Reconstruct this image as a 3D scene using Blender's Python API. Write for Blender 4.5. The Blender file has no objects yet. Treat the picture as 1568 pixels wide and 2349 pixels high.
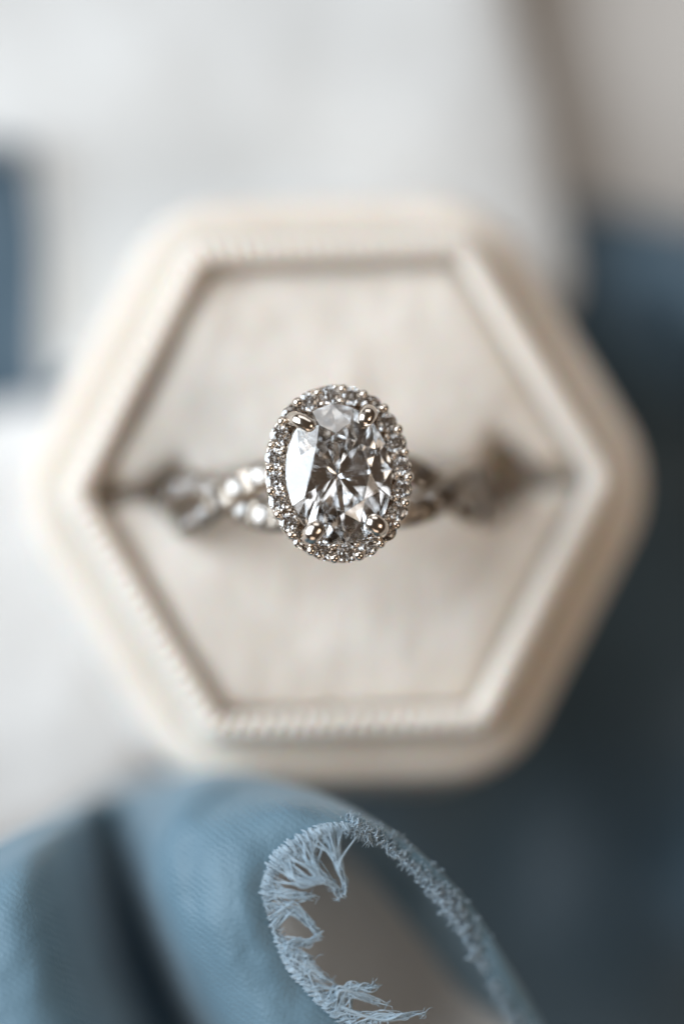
import bpy, bmesh, math, random
from mathutils import Vector, Matrix, noise
R = math.radians
random.seed(7)
scene = bpy.context.scene
COL = scene.collection
# ---------------------------------------------------------------- camera (1 unit = 1 cm), macro lens looking straight down
scene.unit_settings.system = 'METRIC'
scene.unit_settings.scale_length = 0.01
PX, DIST = 0.00245, 26.0
cd = bpy.data.cameras.new('macro_camera')
cam = bpy.data.objects.new('macro_camera', cd); COL.objects.link(cam)
cam.location = (0, 0, DIST)
cd.sensor_fit = 'VERTICAL'; cd.sensor_height = 36.0; cd.sensor_width = 24.0
cd.lens = 36.0 * DIST / (2349 * PX)
cd.clip_start = 1.0; cd.clip_end = 1000.0
cd.dof.use_dof = True
cd.dof.focus_distance = DIST + 0.09
APERTURE = 1.7                                    # radius of the open aperture in cm
cd.dof.aperture_fstop = cd.lens * 1e-3 / (2 * APERTURE)
cd.dof.aperture_blades = 0
scene.camera = cam
# ---------------------------------------------------------------- world, window light and added fill lamps
w = bpy.data.worlds.new('World'); scene.world = w; w.use_nodes = True
bg = w.node_tree.nodes['Background']
bg.inputs[0].default_value = (0.44, 0.32, 0.23, 1); bg.inputs[1].default_value = 0.14
def area(name, loc, target, sx, sy, power, colr):
    ld = bpy.data.lights.new(name, 'AREA'); ld.shape = 'RECTANGLE'; ld.size = sx; ld.size_y = sy
    ld.energy = power; ld.color = colr
    o = bpy.data.objects.new(name, ld); COL.objects.link(o); o.location = loc
    o.rotation_euler = (Vector(target) - Vector(loc)).to_track_quat('-Z', 'Y').to_euler()
    return o
area('window_light', (-44, 11, 32), (0, 0, -1), 54, 56, 61000, (0.815, 0.91, 1.0))
area('far_fill_light', (4, 46, 24), (0, 0, -1), 44, 26, 7000, (0.93, 0.95, 0.97))  # added fill from the far side to brighten the linen, no actual window
area('fill_light_right', (30, -8, 36), (0, 0, -1), 19, 16, 4000, (1.0, 0.84, 0.68))  # added warm fill lamp, gives the stones bright flashes from the right
area('fill_light_front', (-6, -46, 20), (0, 0, -1), 30, 18, 2900, (1.0, 0.84, 0.70))  # added warm fill lamp, lifts the lip walls that face the front
scene.view_settings.view_transform = 'Standard'
scene.view_settings.look = 'None'
scene.view_settings.exposure = 0.0
scene.cycles.max_bounces = 20
scene.cycles.transmission_bounces = 18
scene.cycles.glossy_bounces = 10
scene.cycles.diffuse_bounces = 5
scene.cycles.sample_clamp_indirect = 12
scene.cycles.blur_glossy = 0.0
scene.cycles.caustics_reflective = True
scene.cycles.caustics_refractive = True
scene.cycles.use_denoising = True

# ---------------------------------------------------------------- helpers
def P(px, py, z=0.0):
    """a point whose distance below the focal plane is z, from its place in the 1568 px wide photograph"""
    k = PX * (DIST - z) / DIST
    return Vector(((px - 784) * k, (1174.5 - py) * k, z))
def link(name, bm, m, parent=None, smooth=False):
    me = bpy.data.meshes.new(name)
    bmesh.ops.recalc_face_normals(bm, faces=bm.faces)
    bm.to_mesh(me); bm.free()
    me.materials.append(m)
    if smooth:
        for p in me.polygons: p.use_smooth = True
    o = bpy.data.objects.new(name, me); COL.objects.link(o)
    if parent: o.parent = parent
    return o
def again(src, parent, mat):
    o = src.copy(); COL.objects.link(o); o.parent = parent; o.matrix_local = mat
    return o
def tag(o, label=None, cat=None, group=None, kind=None):
    for k, v in (('label', label), ('category', cat), ('group', group), ('kind', kind)):
        if v: o[k] = v
    return o
def empty(name, loc, rot=(0, 0, 0)):
    o = bpy.data.objects.new(name, None); COL.objects.link(o); o.location = loc; o.rotation_euler = rot
    o.empty_display_size = 0.3
    return o
def loft(bm, loops, close_start=False, close_end=False):
    rows = [[bm.verts.new(p) for p in lp] for lp in loops]
    n = len(rows[0])
    for a, b in zip(rows, rows[1:]):
        for i in range(n):
            j = (i + 1) % n
            bm.faces.new((a[i], a[j], b[j], b[i]))
    if close_start: bm.faces.new(rows[0][::-1])
    if close_end: bm.faces.new(rows[-1])
    return rows
def tube(bm, pts, radii, n=8, flat=1.0):
    """a tapering tube with round ends through pts"""
    pts = [Vector(p) for p in pts]
    up = Vector((0, 0, 1)); loops = []
    for i, p in enumerate(pts):
        d = (pts[min(i + 1, len(pts) - 1)] - pts[max(i - 1, 0)]).normalized()
        s = d.cross(up)
        if s.length < 1e-4: s = Vector((1, 0, 0))
        s.normalize(); u = s.cross(d).normalized()
        loops.append([p + (s * math.cos(2 * math.pi * k / n) + u * flat * math.sin(2 * math.pi * k / n)) * radii[i] for k in range(n)])
    loft(bm, loops, True, True)
def catmull(p0, p1, p2, p3, t):
    return 0.5 * ((2 * p1) + (p2 - p0) * t + (2 * p0 - 5 * p1 + 4 * p2 - p3) * t * t + (3 * p1 - p0 - 3 * p2 + p3) * t ** 3)
def spline(pts, per):
    out = []
    n = len(pts)
    for i in range(n - 1):
        for k in range(per):
            out.append(catmull(pts[max(i - 1, 0)], pts[i], pts[i + 1], pts[min(i + 2, n - 1)], k / per))
    out.append(pts[-1])
    return out
def fbm(x, y, z=0.0, o=3):
    return noise.fractal(Vector((x, y, z)), 1.0, 2.0, o)
def lerp(a, b, t): return a + (b - a) * t
def sstep(a, b, x):
    t = max(0, min(1, (x - a) / (b - a))); return t * t * (3 - 2 * t)

# ---------------------------------------------------------------- materials
def mat(name):
    m = bpy.data.materials.new(name); m.use_nodes = True
    return m, m.node_tree, m.node_tree.nodes['Principled BSDF']
def node(nt, t, **kw):
    n = nt.nodes.new(t)
    for k, v in kw.items():
        if k in n.inputs: n.inputs[k].default_value = v
        else: setattr(n, k, v)
    return n
def cloth_mat(name, c1, c2, rough, sheen, nscale, bumps, mottle=1.0, tint=(1, 1, 1, 1), sss=0.0, lucent=0.0):
    """bumps: list of (kind, scale, strength, rotation)"""
    m, nt, b = mat(name)
    tc = node(nt, 'ShaderNodeTexCoord')
    n = node(nt, 'ShaderNodeTexNoise', Scale=nscale, Detail=5.0)
    nt.links.new(tc.outputs['Object'], n.inputs['Vector'])
    r = node(nt, 'ShaderNodeValToRGB')
    r.color_ramp.elements[0].position = 0.5 - 0.18 * mottle; r.color_ramp.elements[1].position = 0.5 + 0.18 * mottle
    r.color_ramp.elements[0].color = (*c1, 1); r.color_ramp.elements[1].color = (*c2, 1)
    nt.links.new(n.outputs[0], r.inputs[0]); nt.links.new(r.outputs[0], b.inputs['Base Color'])
    b.inputs['Roughness'].default_value = rough
    b.inputs['Sheen Weight'].default_value = sheen
    b.inputs['Sheen Roughness'].default_value = 0.45
    b.inputs['Sheen Tint'].default_value = tint
    if lucent:
        tl = node(nt, 'ShaderNodeBsdfTranslucent'); mx = node(nt, 'ShaderNodeMixShader'); mx.inputs[0].default_value = lucent
        nt.links.new(r.outputs[0], tl.inputs[0]); nt.links.new(b.outputs[0], mx.inputs[1]); nt.links.new(tl.outputs[0], mx.inputs[2])
        nt.links.new(mx.outputs[0], nt.nodes['Material Output'].inputs['Surface'])
    if sss:
        b.inputs['Subsurface Weight'].default_value = sss; b.inputs['Subsurface Radius'].default_value = (1.0, 0.45, 0.25); b.inputs['Subsurface Scale'].default_value = 0.07
    prev = None
    for kind, sc, st, rot in bumps:
        bp = node(nt, 'ShaderNodeBump', Strength=st, Distance=0.02)
        if kind == 'uv':
            mp = node(nt, 'ShaderNodeMapping'); mp.inputs['Rotation'].default_value = (0, 0, rot)
            nt.links.new(tc.outputs['UV'], mp.inputs[0])
            t = node(nt, 'ShaderNodeTexWave', Scale=sc, Distortion=2.6, Detail=3.0)
            t.inputs['Detail Scale'].default_value = 3.0
            nt.links.new(mp.outputs[0], t.inputs['Vector'])
            nt.links.new(t.outputs['Fac'], bp.inputs['Height'])
        else:
            t = node(nt, 'ShaderNodeTexNoise', Scale=sc, Detail=4.0)
            nt.links.new(tc.outputs['Object'], t.inputs['Vector'])
            nt.links.new(t.outputs[0], bp.inputs['Height'])
        if prev: nt.links.new(prev.outputs[0], bp.inputs['Normal'])
        prev = bp
    if prev: nt.links.new(prev.outputs[0], b.inputs['Normal'])
    return m
VELVET = cloth_mat('cream_velvet', (0.815, 0.728, 0.632), (0.865, 0.788, 0.698), 0.9, 0.45, 1.1, [('n', 60, 0.8, 0), ('n', 7, 0.3, 0)], mottle=0.8, tint=(0.92, 0.96, 1, 1), sss=0.5)
CUSHION = cloth_mat('cushion_velvet', (0.775, 0.698, 0.612), (0.835, 0.768, 0.692), 0.9, 0.4, 1.6, [('n', 60, 0.8, 0), ('n', 5, 0.2, 0)], mottle=0.7, tint=(0.92, 0.96, 1, 1), sss=0.5)
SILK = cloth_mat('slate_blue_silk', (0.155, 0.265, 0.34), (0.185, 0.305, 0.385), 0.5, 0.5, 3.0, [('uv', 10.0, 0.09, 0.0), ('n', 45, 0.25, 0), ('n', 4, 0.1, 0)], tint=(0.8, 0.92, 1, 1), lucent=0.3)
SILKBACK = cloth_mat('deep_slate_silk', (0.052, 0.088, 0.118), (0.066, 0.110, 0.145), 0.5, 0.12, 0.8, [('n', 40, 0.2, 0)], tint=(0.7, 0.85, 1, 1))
THREAD = cloth_mat('silk_thread', (0.31, 0.42, 0.50), (0.42, 0.53, 0.61), 0.6, 0.6, 8.0, [], lucent=0.12)
LINEN = cloth_mat('white_linen', (0.64, 0.63, 0.61), (0.71, 0.70, 0.68), 0.85, 0.2, 0.8, [('n', 50, 0.25, 0)])
PAPER = cloth_mat('cream_cotton_paper', (0.65, 0.62, 0.59), (0.72, 0.69, 0.66), 0.85, 0.1, 0.8, [('n', 30, 0.3, 0)])
CARD = cloth_mat('beige_card', (0.80, 0.76, 0.71), (0.84, 0.80, 0.75), 0.8, 0.1, 1.5, [('n', 40, 0.2, 0)])
TABLE = cloth_mat('beige_tabletop', (0.50, 0.46, 0.42), (0.55, 0.51, 0.47), 0.7, 0.0, 0.4, [('n', 20, 0.15, 0)])
GOLD, nt, b = mat('white_gold')
b.inputs['Base Color'].default_value = (0.74, 0.66, 0.58, 1); b.inputs['Metallic'].default_value = 1.0
b.inputs['Roughness'].default_value = 0.18
tc = node(nt, 'ShaderNodeTexCoord'); n = node(nt, 'ShaderNodeTexNoise', Scale=30.0, Detail=3.0)
bp = node(nt, 'ShaderNodeBump', Strength=0.12, Distance=0.01)
nt.links.new(tc.outputs['Object'], n.inputs['Vector']); nt.links.new(n.outputs[0], bp.inputs['Height']); nt.links.new(bp.outputs[0], b.inputs['Normal'])
SATIN = GOLD.copy(); SATIN.name = 'satin_white_gold'; SATIN.node_tree.nodes['Principled BSDF'].inputs['Roughness'].default_value = 0.30; SATIN.node_tree.nodes['Principled BSDF'].inputs['Base Color'].default_value = (0.42, 0.36, 0.30, 1)
def diamond_mat(name, iors):
    m = bpy.data.materials.new(name); m.use_nodes = True
    nt = m.node_tree; nt.nodes.clear()
    out = node(nt, 'ShaderNodeOutputMaterial'); prev = None
    if len(iors) == 3:                              # mostly white light, a little fire
        cols = [(0.8, 0.8, 0.8, 1), (0.2, 0, 0, 1), (0, 0.2, 0, 1), (0, 0, 0.2, 1)]; iors = (iors[1],) + tuple(iors)
    else: cols = [(1, 1, 1, 1)]
    for c, i in zip(cols, iors):
        g = node(nt, 'ShaderNodeBsdfGlass', IOR=i, Roughness=0.0); g.inputs['Color'].default_value = c
        if prev:
            a = node(nt, 'ShaderNodeAddShader'); nt.links.new(prev.outputs[0], a.inputs[0]); nt.links.new(g.outputs[0], a.inputs[1]); prev = a
        else: prev = g
    nt.links.new(prev.outputs[0], out.inputs['Surface'])
    return m
DIAMOND = diamond_mat('diamond', (2.42,))
SMALL_DIAMOND = diamond_mat('small_diamond', (2.42,))

# ---------------------------------------------------------------- cut stones
def brilliant(rx, ry, table=0.57, crown=0.26, pav=0.83, girdle=0.03, seg=96):
    """a brilliant cut stone, table at z = 0, culet down"""
    bm = bmesh.new()
    loft(bm, [[(math.cos(2 * math.pi * k / seg), math.sin(2 * math.pi * k / seg), z) for k in range(seg)] for z in (-1.6, 0.6)], True, True)
    def cut(p0, nrm):
        geom = bm.verts[:] + bm.edges[:] + bm.faces[:]
        res = bmesh.ops.bisect_plane(bm, geom=geom, dist=1e-6, plane_co=p0, plane_no=nrm, clear_outer=True)
        es = [e for e in bm.edges if e.is_boundary]
        if es: bmesh.ops.contextual_create(bm, geom=es)
    def plane3(a, b2, c):
        a, b2, c = Vector(a), Vector(b2), Vector(c)
        nn = (b2 - a).cross(c - a).normalized()
        if nn.dot(a - Vector((0, 0, -0.3))) < 0: nn = -nn
        cut(a, nn)
    def pt(r, ang, z): return (r * math.cos(ang), r * math.sin(ang), z)
    A = math.pi / 4; g0, g1 = -crown, -crown - girdle
    cut((0, 0, 0), (0, 0, 1))
    rj = 0.775; hj = -crown + crown * (1 - rj * math.cos(A / 2)) / (1 - table)
    rl = 0.16; hl = g1 - pav * (1 - rl * math.cos(A / 2))
    for k in range(8):
        t = k * A
        cut(pt(1, t, g0), Vector((math.cos(t) * crown / (1 - table), math.sin(t) * crown / (1 - table), 1)).normalized())
        plane3(pt(table, t, 0), pt(table, t + A, 0), pt(rj, t + A / 2, hj))
        for s in (1, -1): plane3(pt(1, t, g0), pt(1, t + s * A / 2, g0 - 0.004), pt(rj, t + s * A / 2, hj))
        cut(pt(1, t, g1), Vector((math.cos(t) * pav, math.sin(t) * pav, -1)).normalized())
        for s in (1, -1): plane3(pt(1, t, g1), pt(1, t + s * A / 2, g1 + 0.004), pt(rl, t + s * A / 2, hl))
    bmesh.ops.remove_doubles(bm, verts=bm.verts, dist=1e-5)
    for v in bm.verts: v.co = Vector((v.co.x * rx, v.co.y * ry, v.co.z * rx))
    return bm

# ---------------------------------------------------------------- the engagement ring
TILT = Matrix.Rotation(R(5.5), 4, 'Y') @ Matrix.Rotation(R(-5.0), 4, 'X')
BASEH = 2.42                                        # height of the stone's table over the foot of the ring
head = P(780, 1085, 0.0)
ringM = Matrix.Translation(head) @ TILT @ Matrix.Rotation(R(2.0), 4, 'Z') @ Matrix.Translation((0, 0, -BASEH))
ring = empty('engagement_ring', (0, 0, 0)); ring.matrix_world = ringM
tag(ring, 'oval diamond engagement ring with small stone halo and twisted band in the velvet box', 'ring')
LZ = Matrix.Translation((0, 0, BASEH))              # stone table level inside the ring's own frame
SPIN = Matrix.Rotation(R(3.0), 4, 'Z')
stone = link('center_stone', brilliant(0.300, 0.397), DIAMOND, ring); stone.matrix_local = LZ @ SPIN
stone['label'] = 'large oval brilliant cut diamond'
# halo: places measured round the photograph, then set in the ring's frame
K = 0.000663
def hp(x, y): return Vector(((x - 830) * K, (870 - y) * K, 0))
HS = [(565, 255), (752, 200), (932, 208), (1100, 285), (1232, 437), (1312, 612), (1358, 808), (1364, 1003), (1322, 1192), (1226, 1363),
      (1072, 1492), (890, 1553), (690, 1530), (515, 1440), (392, 1285), (308, 1105), (278, 932), (276, 742), (318, 548), (415, 378)]
C0 = hp(818, 872)
ZH = -0.150                                         # tables of the halo stones
inv = (TILT @ Matrix.Rotation(R(2.0), 4, 'Z')).inverted()
def at_depth(v, z):
    """slide a measured point along the line of sight to level z of the ring's frame"""
    d = inv.to_3x3() @ Vector((0, 0, 1)); q = inv.to_3x3() @ v
    return q + d * ((z - q.z) / d.z)
small = None
hpts = [at_depth(hp(x, y), ZH) for x, y in HS]
hc = sum(hpts, Vector()) / len(hpts)
for i, q in enumerate(hpts):
    sc = 1.0 + random.uniform(-0.04, 0.04)
    M = LZ @ Matrix.Translation(q) @ Matrix.Rotation(random.uniform(0, 6.28), 4, 'Z') @ Matrix.Rotation(R(random.uniform(-5, 5)), 4, 'X') @ Matrix.Rotation(R(random.uniform(-5, 5)), 4, 'Y') @ Matrix.Diagonal((sc, sc, sc, 1))
    if small is None:
        small = link('halo_stone', brilliant(0.0555, 0.0555, seg=32), SMALL_DIAMOND, ring); small.matrix_local = M
    else: again(small, ring, M)
# beads between the stones
def bead_bm(r, h):
    bm = bmesh.new()
    prof = [(r * 0.92, -h), (r * 0.95, -r * 0.5)] + [(r * math.cos(R(a)), r * math.sin(R(a))) for a in (0, 20, 40, 58, 74, 86)]
    loft(bm, [[(p * math.cos(2 * math.pi * k / 14), p * math.sin(2 * math.pi * k / 14), z) for k in range(14)] for p, z in prof], True, True)
    return bm
bead = None
for i in range(20):
    a, c = hpts[i], hpts[(i + 1) % 20]
    m = (a + c) / 2; o = (m - hc); o.z = 0; o.normalize()
    for side, off, rr in ((1, 0.034, 0.029), (-1, -0.036, 0.0225)):
        if side < 0 and i in (2, 3, 9, 12, 13, 18, 19): continue
        q = m + o * (off + random.uniform(-0.004, 0.004)) + (c - a).normalized() * random.uniform(-0.006, 0.006); q.z = ZH + 0.010 + (0 if side > 0 else -0.004)
        s = rr / 0.029 * random.uniform(0.92, 1.1)
        M = LZ @ Matrix.Translation(q) @ Matrix.Rotation(random.uniform(0, 6), 4, 'Z') @ Matrix.Diagonal((s * random.uniform(0.9, 1.12), s, s * random.uniform(0.9, 1.1), 1))
        if bead is None:
            bead = link('bead', bead_bm(0.029, 0.06), GOLD, ring, True); bead.matrix_local = M
        else: again(bead, ring, M)
# halo frame: an oval channel
def oval(c, a, b2, z, n=120, rot=R(1.5), scal=0.0):
    out = []
    for k in range(n):
        t = 2 * math.pi * k / n; s = 1 + scal * math.cos(20 * t)
        x, y = a * s * math.cos(t), b2 * s * math.sin(t)
        out.append(Vector((c.x + x * math.cos(rot) - y * math.sin(rot), c.y + x * math.sin(rot) + y * math.cos(rot), z)))
    return out
bm = bmesh.new()
prof = [(0.350, 0.445, -0.52), (0.392, 0.485, -0.34), (0.412, 0.505, -0.24), (0.414, 0.507, -0.185), (0.408, 0.501, -0.172), (0.398, 0.490, -0.176), (0.394, 0.486, -0.20), (0.390, 0.482, -0.235),
        (0.312, 0.405, -0.245), (0.309, 0.402, -0.19), (0.304, 0.396, -0.178), (0.298, 0.390, -0.185), (0.292, 0.384, -0.22), (0.27, 0.355, -0.34), (0.25, 0.33, -0.50)]
hc0 = Vector((hc.x, hc.y, 0))
lps = [oval(hc0, a, b2, z, scal=0.004) for a, b2, z in prof]
loft(bm, lps + [lps[0]])
bmesh.ops.remove_doubles(bm, verts=bm.verts, dist=1e-6)
o = link('halo_frame', bm, GOLD, ring, True); o.matrix_local = LZ
bm = bmesh.new()                                    # basket below the halo
prof = [(0.345, 0.435, -0.50), (0.30, 0.38, -0.60), (0.20, 0.25, -0.72), (0.10, 0.12, -0.76), (0.09, 0.11, -0.73), (0.18, 0.23, -0.69), (0.27, 0.35, -0.57), (0.30, 0.40, -0.50)]
lps = [oval(hc0, a, b2, z) for a, b2, z in prof]; loft(bm, lps + [lps[0]])
bmesh.ops.remove_doubles(bm, verts=bm.verts, dist=1e-6)
o = link('gallery', bm, GOLD, ring, True); o.matrix_local = LZ
# four claws
def claw(base, tip, r0, r1, rise=0.0):
    bm = bmesh.new()
    bx = at_depth(hp(*base), -0.09); tx = at_depth(hp(*tip), -0.05)
    d = tx - bx; d.z = 0
    top = bx + d * 0.35; top.z = -0.058 + rise
    low = bx - d * 0.05; low.z = -0.34
    mid = bx - d * 0.08; mid.z = -0.16
    pts = spline([low, mid, bx + Vector((0, 0, -0.01)), top, tx], 6)
    n = len(pts); rad = []
    L = [0]
    for a, c in zip(pts, pts[1:]): L.append(L[-1] + (c - a).length)
    for s in L: rad.append(lerp(r0, r1, s / L[-1]))
    d = (pts[-1] - pts[-2]).normalized(); e0 = pts[-1]
    for k in range(1, 8):                           # round end
        t = math.pi / 2 * k / 8
        pts.append(e0 + d * r1 * math.sin(t)); rad.append(r1 * math.cos(t))
    tube(bm, pts, rad, 24, 0.85)
    for f in bm.faces: f.smooth = True
    o = link('prong', bm, GOLD, ring, True); o.matrix_local = LZ
for a in (((440, 402), (560, 462), 0.047, 0.043), ((1078, 345), (1052, 400), 0.054, 0.050), ((1172, 1345), (1122, 1295), 0.060, 0.055), ((574, 1410), (622, 1350), 0.060, 0.054)):
    claw(*a)
# twisted band: two strands crossing over each other, set with stones
RC, ZC = 0.925, BASEH - 1.43
def strand_pt(a, s):
    side = 1 if a >= 0 else -1
    cr = 41 if side > 0 else 46
    ph = (abs(a) - cr) / 46 * math.pi
    fade = 1 - sstep(100, 130, abs(a))
    y = s * side * (0.128 if abs(a) < cr else 0.112) * math.sin(ph) * fade
    rr = RC + s * 0.035 * math.cos(ph) * fade
    return Vector((rr * math.sin(R(a)) + 0.085, y - 0.06, ZC + rr * math.cos(R(a))))
bst = None
for s in (1, -1):
    bm = bmesh.new()
    loops = []
    for k in range(144):
        a = -180 + 2.5 * k
        p, q = strand_pt(a, s), strand_pt(a + 1, s)
        d = (q - p).normalized(); rad = Vector((math.sin(R(a)), 0, math.cos(R(a)))); y = d.cross(rad).normalized(); rad = y.cross(d).normalized()
        loops.append([p + y * 0.092 * math.copysign(abs(math.cos(t)) ** 0.7, math.cos(t)) + rad * 0.050 * math.copysign(abs(math.sin(t)) ** 0.7, math.sin(t)) for t in [2 * math.pi * j / 12 for j in range(12)]])
    loft(bm, loops + [loops[0]]); bmesh.ops.remove_doubles(bm, verts=bm.verts, dist=1e-6)
    link('band_strand', bm, SATIN, ring, True)
    for side in (1, -1):
        a = 22.0
        while a < 96:
            p, q = strand_pt(side * a, s), strand_pt(side * a + 1, s)
            d = (q - p).normalized(); rad = Vector((math.sin(R(side * a)), 0, math.cos(R(side * a)))); y = rad.cross(d).normalized(); rad = d.cross(y).normalized()
            M = Matrix.Translation(p + rad * 0.070) @ Matrix((d, y, rad)).transposed().to_4x4() @ Matrix.Rotation(random.uniform(0, 6), 4, 'Z')
            if bst is None:
                bst = link('band_stone', brilliant(0.066, 0.066, seg=24), SMALL_DIAMOND, ring); bst.matrix_local = M
            else: again(bst, ring, M)
            a += 8.6

# ---------------------------------------------------------------- hexagonal velvet box
boxM = Matrix.Translation(P(785, 1112, -1.15)) @ Matrix.Rotation(R(4.0), 4, 'Y') @ Matrix.Rotation(R(-3.0), 4, 'X') @ Matrix.Rotation(R(1.8), 4, 'Z')
ZB = -2.30                                          # foot of the box below the lip's level
box = empty('ring_box', (0, 0, 0)); box.matrix_world = boxM @ Matrix.Translation((0, 0, ZB))
BS = 1.052
box.matrix_world = box.matrix_world @ Matrix.Diagonal((BS, BS, 1, 1))
tag(box, 'open hexagonal cream velvet ring box holding the diamond ring', 'ring box')
def hexa(rad, z, cr, ys=1.035, per=14, side=24, wob=0.0):
    """rounded hexagon, corners on the x axis; cr = corner radius"""
    out = []
    cs = [Vector((rad * math.cos(R(60 * k)), rad * math.sin(R(60 * k)))) for k in range(6)]
    for k in range(6):
        c = cs[k]; d = c.normalized()
        cen = c - d * cr / math.cos(R(30))
        for j in range(per + 1):
            a = R(60 * k - 30 + 60 * j / per)
            out.append(Vector((cen.x + cr * math.cos(a), cen.y + cr * math.sin(a))))
        a0 = R(60 * k + 30); p0 = out[-1]
        c2 = cs[(k + 1) % 6]; p1 = c2 - c2.normalized() * cr / math.cos(R(30)) + Vector((math.cos(a0), math.sin(a0))) * cr
        for j in range(1, side): out.append(p0.lerp(p1, j / side))
    return [Vector((p.x, p.y * ys, z + wob * fbm(p.x * 1.3, p.y * 1.3, 4))) for p in out]
bm = bmesh.new()
prof = [(1.79, 0.0), (1.83, 0.04), (1.86, 0.3), (1.88, 0.75), (1.88, 0.97), (1.872, 1.05), (1.855, 1.105), (1.825, 1.15), (1.785, 1.175), (1.73, 1.185), (1.62, 1.182), (1.55, 1.16), (1.54, 1.0)]
loft(bm, [hexa(r, z, 0.34 + 0.9 * (r - 1.54), wob=0.02 if 0.5 < z else 0) for r, z in prof], True, True)
link('tray_shell', bm, VELVET, box, True)
bm = bmesh.new()                                    # raised lip with fine upright ribs
def lipring(r, z, amp):
    pts = hexa(r, z, max(0.06, 0.16 - 0.5 * (1.58 - r)), side=150, wob=0.012)
    L = 0; out = []
    for i, p in enumerate(pts):
        q = pts[i - 1] if i else p
        L += (p - q).length
        nrm = Vector((p.x, p.y, 0)).normalized()
        out.append(p + nrm * amp[0] * math.sin(L * 2 * math.pi / 0.078) + Vector((0, 0, amp[1] * math.sin(L * 2 * math.pi / 0.078))))
    return out
prof = [(1.585, 1.05, 0, 0), (1.58, 1.30, .011, 0), (1.575, 1.46, .012, 0), (1.56, 1.53, .011, .009), (1.53, 1.575, .007, .012), (1.49, 1.59, 0, .014), (1.45, 1.585, 0, .013),
        (1.415, 1.56, -.003, .006), (1.40, 1.52, -.004, 0), (1.395, 1.40, -.004, 0), (1.39, 1.0, 0, 0)]
loft(bm, [lipring(r, z, (a1, a2)) for r, z, a1, a2 in prof])
link('ribbed_lip', bm, VELVET, box, True)
# cushion halves, meeting in a slit that opens round the band
def cushion(sign):
    bm = bmesh.new()
    NX, NY = 120, 64; rows = []
    for j in range(NY + 1):
        v = j / NY
        row = []
        for i in range(NX + 1):
            u = i / NX * 2 - 1
            ymax = 1.385 * math.sin(R(60)) * 1.035
            x0 = 1.385 * u
            slit = 0.008 + 0.010 * (0.5 + 0.5 * math.sin(7 * x0)) + (0.22 * math.exp(-((x0 - 1.0) / 0.15) ** 2) if x0 > 0 else 0.13 * math.exp(-((x0 + 0.96) / 0.13) ** 2))
            if sign < 0: slit = min(slit, 0.02) + (slit - 0.02) * 0.45 if slit > 0.02 else slit
            vv = v ** 1.3
            y = slit * (1 - sstep(1.2, 1.385, abs(x0))) + vv * (ymax - slit)
            half = 1.385 - y / (1.035 * math.tan(R(60)))
            x = half * u
            dist_edge = min(half - abs(x), (ymax - y) * 1.0)
            dist_slit = y - slit
            z = 1.47 - 0.19 * math.exp(-max(dist_slit, 0) / 0.035) - 0.12 * math.exp(-((abs(x) - 1.30) / 0.10) ** 2 - (y / 0.10) ** 2) - 0.10 * math.exp(-max(dist_edge, 0) / 0.05)
            z += 0.035 * (1 - (x / 1.4) ** 2) * math.sin(math.pi * min(1, y / ymax)) + 0.030 * fbm(x * 1.6, y * 1.6 * sign, 1) + 0.003 * fbm(x * 6, y * 6 * sign, 5)
            z -= 0.05 * math.exp(-((abs(x) - 0.98) / 0.2) ** 2 - (y / 0.25) ** 2)
            row.append(bm.verts.new((x, sign * y, z)))
        rows.append(row)
    # the folded wall going down into the slit and round the rim
    for j in range(NY):
        for i in range(NX): bm.faces.new((rows[j][i], rows[j][i + 1], rows[j + 1][i + 1], rows[j + 1][i]))
    rim = rows[0] + [r[-1] for r in rows[1:]] + rows[-1][-2::-1] + [r[0] for r in rows[-2:0:-1]]
    low = [bm.verts.new((v.co.x, v.co.y, 0.55)) for v in rim]
    n = len(rim)
    for i in range(n):
        j = (i + 1) % n
        if (rim[i].co - rim[j].co).length > 1e-9: bm.faces.new((rim[i], rim[j], low[j], low[i]))
    link('cushion_half', bm, CUSHION, box, True)
cushion(1); cushion(-1)

UPB = 2.30 - 1.62                                   # the tray is deeper than its ledge profile: lift ledge, lip and cushions
for o in box.children:
    if o.name.startswith('tray_shell'):
        for v in o.data.vertices:
            if v.co.z > 0.5: v.co.z += UPB
    else:
        for v in o.data.vertices: v.co.z += UPB
# ---------------------------------------------------------------- cloths and papers under the box
def sheet(name, m, pts, hfun, label, cat, n=90, thick=0.02, edge=0.25, drop=0.12, lobes=0.05, seed=0, Z0=-3.6):
    """a sheet filling the outline pts (photograph px), lying at hfun(x, y)"""
    out = spline([P(x, y, Z0) for x, y in pts + pts[:1]], 14)[:-1]
    out = [Vector((p.x + lobes * fbm(p.x, p.y, seed), p.y + lobes * fbm(p.x, p.y, seed + 9), 0)) for p in out]
    c = sum(out, Vector()) / len(out)
    bm = bmesh.new(); rows = []
    for k in range(n + 1):
        t = 1 - (1 - k / n) ** 1.6 if k else 0.0
        t = max(t, 0.002)
        row = []
        for p in out:
            q = c.lerp(p, t); d = (p - q).length
            row.append(bm.verts.new((q.x, q.y, hfun(q.x, q.y) - (drop(q.x, q.y) if callable(drop) else drop) * math.exp(-d / edge * 2))))
        rows.append(row)
    for a, b2 in zip(rows, rows[1:]):
        for i in range(len(out)):
            j = (i + 1) % len(out); bm.faces.new((a[i], a[j], b2[j], b2[i]))
    bm.faces.new(rows[0])
    o = link(name, bm, m, None, True)
    s = o.modifiers.new('thickness', 'SOLIDIFY'); s.thickness = thick; s.offset = -1
    tag(o, label, cat)
    return o
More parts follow.
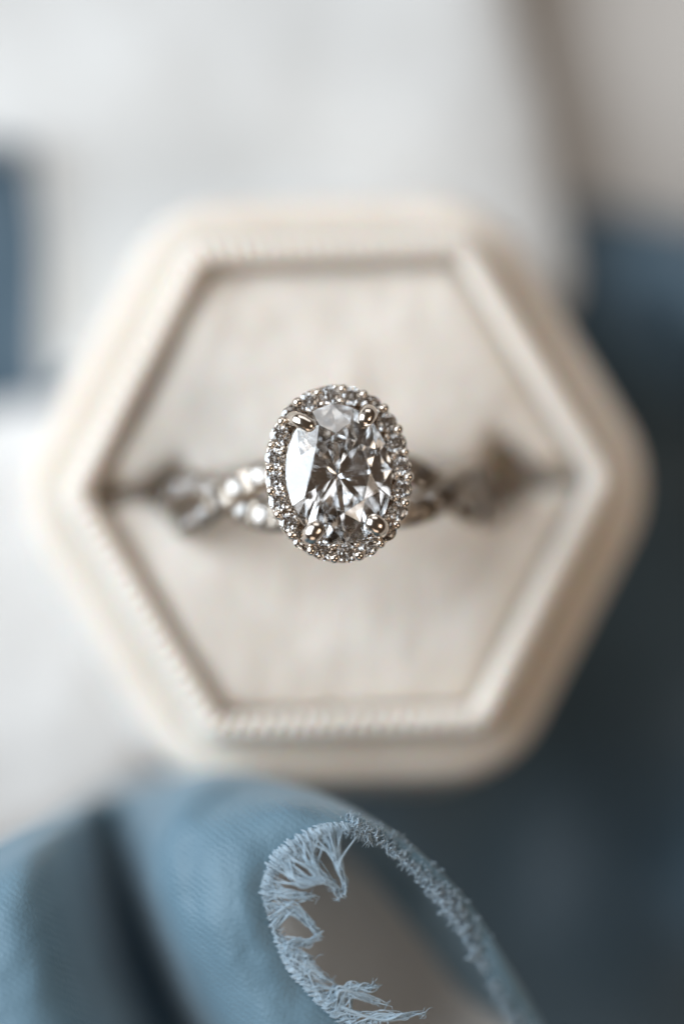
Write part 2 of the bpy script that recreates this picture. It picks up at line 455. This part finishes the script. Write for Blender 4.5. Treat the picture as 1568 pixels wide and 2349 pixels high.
# the tabletop
bm = bmesh.new()
NN = 60
g = [[bm.verts.new((-60 + 120 * i / NN, -60 + 120 * j / NN, -4.25)) for i in range(NN + 1)] for j in range(NN + 1)]
for j in range(NN):
    for i in range(NN): bm.faces.new((g[j][i], g[j][i + 1], g[j + 1][i + 1], g[j + 1][i]))
tag(link('tabletop', bm, TABLE), kind='structure')
def h_cloth(x, y):
    z = -4.05
    z += 0.16 * math.sin(1.9 * (x * 0.75 + y * 0.65) + 0.8 * fbm(x * .5, y * .5, 2)) * sstep(0.5, 2.2, math.hypot(x * .9, y + 0.2) - 0.6) * 0.8
    z += 0.07 * fbm(x * 0.8, y * 0.8, 7)
    z += 1.75 * math.exp(-((x - 2.7) / 0.8) ** 2 - ((y - 1.25) / 0.55) ** 2) + 1.5 * math.exp(-((x - 2.5) / 0.9) ** 2 - ((y + 2.5) / 0.8) ** 2)
    return min(z, -3.72) if math.hypot(x, y) < 2.4 else z
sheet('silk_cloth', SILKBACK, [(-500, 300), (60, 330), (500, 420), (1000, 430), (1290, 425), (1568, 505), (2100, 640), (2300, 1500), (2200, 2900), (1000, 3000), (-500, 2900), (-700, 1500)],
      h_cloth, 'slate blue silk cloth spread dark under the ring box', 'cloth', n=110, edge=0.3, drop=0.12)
def h_linen(x, y):
    z = -3.45 + 0.17 * math.sin(1.5 * (y * 0.9 + x * 0.45) - 0.6) + 0.05 * fbm(x * .7, y * .7, 3)
    z -= 0.22 * math.exp(-((y - 1.95 + 0.12 * x) / 0.42) ** 2 - ((x - 0.1) / 1.3) ** 2)
    return z
sheet('linen_napkin', LINEN, [(96, 345), (-200, 300), (-500, 60), (-450, -500), (600, -600), (1130, -450), (1175, 0), (1215, 200), (1262, 400), (1300, 560), (1240, 760), (700, 900), (190, 860), (112, 900), (100, 620)],
      h_linen, 'white linen napkin lying behind the upper side of the ring box', 'napkin', edge=0.35, drop=lambda x, y: lerp(-0.16, 0.14, sstep(-1.3, 0.2, x)), seed=3)
def h_paper(x, y):
    return -3.38 + 0.14 * fbm(x * .6, y * .6, 5) - 0.04 * x - 0.02 * y
sheet('paper_sheet', PAPER, [(-500, 1000), (-100, 960), (110, 915), (330, 1000), (420, 1300), (430, 1650), (340, 1800), (180, 1890), (-60, 1990), (-500, 2060)],
      h_paper, 'off-white cotton paper sheet sticking out at the lower left of the box', 'paper', edge=0.25, drop=0.16, seed=5)
def h_card(x, y):
    return -1.60 + 0.85 * (x - 0.6) - 0.25 * (y + 2.7) + 0.10 * math.sin(2.6 * (y + 2.55 + 0.25 * x))
sheet('beige_card', CARD, [(560, 1940), (780, 1900), (980, 2040), (1080, 2170), (1160, 2320), (1230, 2500), (900, 2700), (480, 2500), (500, 2200)],
      h_card, 'beige paper card glimpsed inside the curl of the frayed ribbon', 'card', edge=0.15, drop=0.05, seed=6, Z0=-1.9)

# ---------------------------------------------------------------- frayed blue silk ribbon in front
ROWS = [  # each row: frayed edge first, then over the crest, into the valley, and up the next fold
 [(960, 2500, -.15), (850, 2520, -.05), (720, 2530, -.05), (600, 2530, -.5), (500, 2530, -1.8), (380, 2530, -.9), (220, 2540, .05), (-60, 2540, .15), (-260, 2540, -.4)],
 [(800, 2345, -.05), (700, 2362, .02), (600, 2372, -.05), (500, 2380, -.5), (415, 2390, -1.9), (320, 2390, -.95), (180, 2400, 0.05), (-60, 2400, .12), (-260, 2400, -.4)],
 [(688, 2240, 0), (610, 2245, .03), (520, 2250, -.07), (430, 2255, -.5), (345, 2260, -2.0), (262, 2265, -1.0), (130, 2285, .02), (-60, 2300, .08), (-260, 2300, -.4)],
 [(625, 2135, 0), (560, 2125, .03), (465, 2115, -.08), (375, 2112, -.5), (288, 2112, -2.1), (222, 2130, -1.0), (100, 2165, -.05), (-60, 2200, 0.02), (-260, 2200, -.4)],
 [(603, 2040, 0), (540, 2010, .02), (450, 1990, -.12), (350, 1980, -.5), (258, 1990, -2.2), (198, 2010, -1.1), (85, 2050, -.18), (-60, 2090, -.1), (-260, 2110, -.5)],
 [(640, 1965, 0), (575, 1920, -.03), (480, 1885, -.22), (370, 1870, -.6), (245, 1895, -2.3), (185, 1925, -1.2), (75, 1975, -.35), (-60, 2030, -.3), (-260, 2050, -.7)],
 [(725, 1912, 0), (665, 1855, -.12), (580, 1815, -.5), (440, 1790, -.9), (260, 1840, -2.5), (185, 1880, -1.4), (75, 1930, -.65), (-60, 1990, -.6), (-260, 2010, -.9)],
 [(815, 1900, -.08), (790, 1860, -.28), (715, 1815, -.85), (560, 1785, -1.6), (320, 1800, -2.6), (190, 1845, -1.9), (75, 1895, -1.2), (-60, 1955, -1.15), (-260, 1980, -1.5)],
 [(900, 1960, -.20), (922, 1926, -.30), (880, 1920, -1.0), (760, 1910, -1.7), (600, 1880, -2.5), (450, 1880, -2.7), (250, 1900, -2.6), (80, 1960, -2.3), (-100, 2000, -2.3)],
 [(1002, 2068, -.30), (1046, 2040, -.36), (1000, 2080, -.95), (915, 2090, -1.4), (960, 2030, -2.0), (900, 2010, -2.5), (850, 2010, -2.6), (800, 2010, -2.65), (750, 2010, -2.7)],
 [(1090, 2200, -.45), (1142, 2175, -.52), (1085, 2210, -1.1), (1010, 2215, -1.5), (1060, 2180, -2.1), (1060, 2180, -2.6), (1040, 2180, -2.7), (1020, 2180, -2.72), (980, 2180, -2.75)],
 [(1172, 2350, -.65), (1232, 2330, -.72), (1180, 2350, -1.2), (1110, 2352, -1.6), (1160, 2340, -2.1), (1150, 2340, -2.6), (1130, 2340, -2.7), (1110, 2340, -2.72), (1080, 2340, -2.75)],
 [(1250, 2505, -.85), (1310, 2488, -.92), (1260, 2500, -1.4), (1190, 2502, -1.7), (1240, 2500, -2.2), (1230, 2500, -2.6), (1210, 2500, -2.7), (1190, 2500, -2.72), (1160, 2500, -2.75)],
]
CR = [spline([P(*p) for p in r], 14) for r in ROWS]
cols = [spline([r[j] for r in CR], 14) for j in range(len(CR[0]))]
bm = bmesh.new(); uvl = bm.loops.layers.uv.new('UVMap')
NJ, NI = len(cols), len(cols[0])
V = []
ulen = [0.0]
for j in range(1, NJ): ulen.append(ulen[-1] + (cols[j][50] - cols[j - 1][50]).length)
vlen = [0.0]
for i in range(1, NI): vlen.append(vlen[-1] + (cols[20][i] - cols[20][i - 1]).length)
for j in range(NJ):
    V.append([bm.verts.new(cols[j][i] + Vector((0, 0, 0.05 * fbm(cols[j][i].x * 1.2, cols[j][i].y * 1.2, 3) + 0.006 * fbm(cols[j][i].x * 7, cols[j][i].y * 7, 3)))) for i in range(NI)])
for j in range(NJ - 1):
    for i in range(NI - 1):
        f = bm.faces.new((V[j][i], V[j][i + 1], V[j + 1][i + 1], V[j + 1][i]))
        for lp, (jj, ii) in zip(f.loops, ((j, i), (j, i + 1), (j + 1, i + 1), (j + 1, i))):
            co = cols[jj][ii]
            lp[uvl].uv = ((co.x * 0.55 + co.y * 0.84), (co.x * -0.84 + co.y * 0.55))
ribbon = empty('silk_ribbon', P(500, 2100, -2.7))
tag(ribbon, 'dusty blue silk ribbon curled in front of the box with a frayed edge', 'ribbon')
rl = link('ribbon_cloth', bm, SILK, None, True)
s = rl.modifiers.new('thickness', 'SOLIDIFY'); s.thickness = 0.012; s.offset = 0
rl.parent = ribbon; rl.matrix_parent_inverse = Matrix.Translation(-ribbon.location)
# fringe: tracing bundles of threads that leave the cloth edge and run together
bm = bmesh.new()
def thread(p, r0=0.010, taper=0.6, wig=0.007):
    pts = spline([P(*q) for q in p], 6); n = len(pts); sd = random.uniform(0, 99)
    pts = [q + Vector((noise.noise(Vector((i * .25, sd, 0))), noise.noise(Vector((i * .25, sd, 5))), noise.noise(Vector((i * .25, sd, 9))))) * wig * min(1, i / 4) for i, q in enumerate(pts)]
    tube(bm, pts, [r0 * min(1, 0.35 + i / 4) * (1 - taper * (i / (n - 1)) ** 2) for i in range(n)], 5)
EDGE = cols[0]; IN = cols[5]
def edge_pt(u):
    x = u * (NI - 1); i = min(int(x), NI - 2); t = x - i
    return EDGE[i].lerp(EDGE[i + 1], t), IN[i].lerp(IN[i + 1], t)
def to_px(v):
    k = PX * (DIST - v.z) / DIST
    return (v.x / k + 784, 1174.5 - v.y / k, v.z)
# gathering points of the bundles, photograph px, found along the inner side of the edge
KNOTS = [((775, 1975, .02), (790, 2025, 0), (782, 2052, 0)), ((720, 1990, .04), (765, 2030, .02), (778, 2058, 0)), ((690, 2020, .05), (740, 2020, .04), (765, 2035, .02)),
         ((660, 2050, .03), (690, 2055, .03), (718, 2056, .02)), ((672, 2085, .03), (712, 2118, .02), (735, 2150, 0)), ((670, 2165, .03), (705, 2165, .02), (735, 2140, 0)),
         ((675, 2185, .02), (700, 2195, .02), (722, 2202, 0)), ((705, 2215, .02), (735, 2240, .02), (768, 2256, 0)), ((770, 2275, .0), (830, 2285, .0), (884, 2308, -.04)),
         ((800, 2265, .0), (840, 2268, -.02), (868, 2262, -.05)), ((860, 2335, -.03), (920, 2330, -.04), (975, 2325, -.08))]
def nearest_u(px, py):
    return min((k / 400 for k in range(401)), key=lambda u: (Vector(to_px(edge_pt(u)[0])[:2]) - Vector((px, py))).length)
for kn in KNOTS:
    u0 = nearest_u(kn[0][0], kn[0][1])
    for k in range(24):
        u = u0 + random.gauss(0, 0.026)
        if not 0.02 < u < 0.62: continue
        e, i2 = edge_pt(u); a = to_px(e); b2 = to_px(i2)
        rt = random.uniform(.6, 1.0); st = (lerp(a[0], b2[0], rt), lerp(a[1], b2[1], rt), lerp(a[2], b2[2], rt) - .002)
        j = lambda s2: random.gauss(0, s2)
        g0, g1, g2 = kn
        t = random.uniform(0.1, 1.06)
        th = [st, (a[0], a[1], a[2] + .012 + j(.008)), (g0[0] + j(8), g0[1] + j(8), g0[2] + j(.015)), (g1[0] + j(5), g1[1] + j(5), g1[2] + j(.012)),
              (lerp(g1[0], g2[0], t) + j(5), lerp(g1[1], g2[1], t) + j(5), g2[2] + j(.02))]
        thread(th, random.choice((.003, .0045, .0065)) * random.uniform(.85, 1.15))
# short loose fuzz all along the edge, a thick soft rim where the edge turns over
for k in range(3300):
    right = k > 900
    u = random.uniform(0.57, 0.995) if right else random.uniform(0.03, 0.62)
    e, i2 = edge_pt(u); O = cols[14][min(int(u * (NI - 1)), NI - 1)]
    a, b2, o2 = to_px(e), to_px(i2), to_px(O); dx, dy = a[0] - b2[0], a[1] - b2[1]; L = math.hypot(dx, dy) + 1e-3; dx, dy = dx / L, dy / L
    if right:
        nz = 0.5 + noise.noise(Vector((u * 45, 3, 0))) * 1.1; t = random.betavariate(1.0, 2.4)
        if random.random() > nz + 0.25: continue
        base = e.lerp(O, t); q = to_px(base); f = sstep(.57, .68, u)
        ln = random.uniform(8, 14 + 12 * max(0, min(1, nz))); an = random.gauss(0.6 + 2.5 * (nz - .5), 0.7)
        tx, ty = math.cos(an), -math.sin(an)
        if random.random() < .25: tx, ty = -tx, -ty
        thread([(q[0] - tx * 4, q[1] - ty * 4, q[2] - .01), (q[0] + tx * ln * .5 + random.gauss(0, 3), q[1] + ty * ln * .5 + random.gauss(0, 3), q[2] + random.uniform(.01, .05)), (q[0] + tx * ln, q[1] + ty * ln, q[2] + random.uniform(-.02, .04))],
               random.uniform(.003, .006), .7)
    else:
        ln = random.uniform(8, 30); w1 = random.gauss(0, 9)
        thread([(a[0] - dx * 12, a[1] - dy * 12, a[2] + .003), (a[0] + dx * ln * .4, a[1] + dy * ln * .4, a[2] + random.gauss(.01, .012)), (a[0] + dx * ln + w1 * dy, a[1] + dy * ln - w1 * dx, a[2] + random.gauss(0, .03))],
               random.uniform(.002, .004), .75)
# hair-thin ends
for k in range(60):
    kn = random.choice(KNOTS); g = kn[2]; a = random.uniform(0, 6.28); L = random.uniform(8, 24)
    thread([(g[0], g[1], g[2]), (g[0] + math.cos(a) * L * .5 + random.gauss(0, 3), g[1] + math.sin(a) * L * .5, g[2]), (g[0] + math.cos(a + .6) * L, g[1] + math.sin(a + .6) * L, g[2] + random.gauss(0, .02))], .0018, .6)
th = link('frayed_threads', bm, THREAD, None, True)
th['kind'] = 'stuff'
th.parent = ribbon; th.matrix_parent_inverse = Matrix.Translation(-ribbon.location)
print('fstop', cd.dof.aperture_fstop)
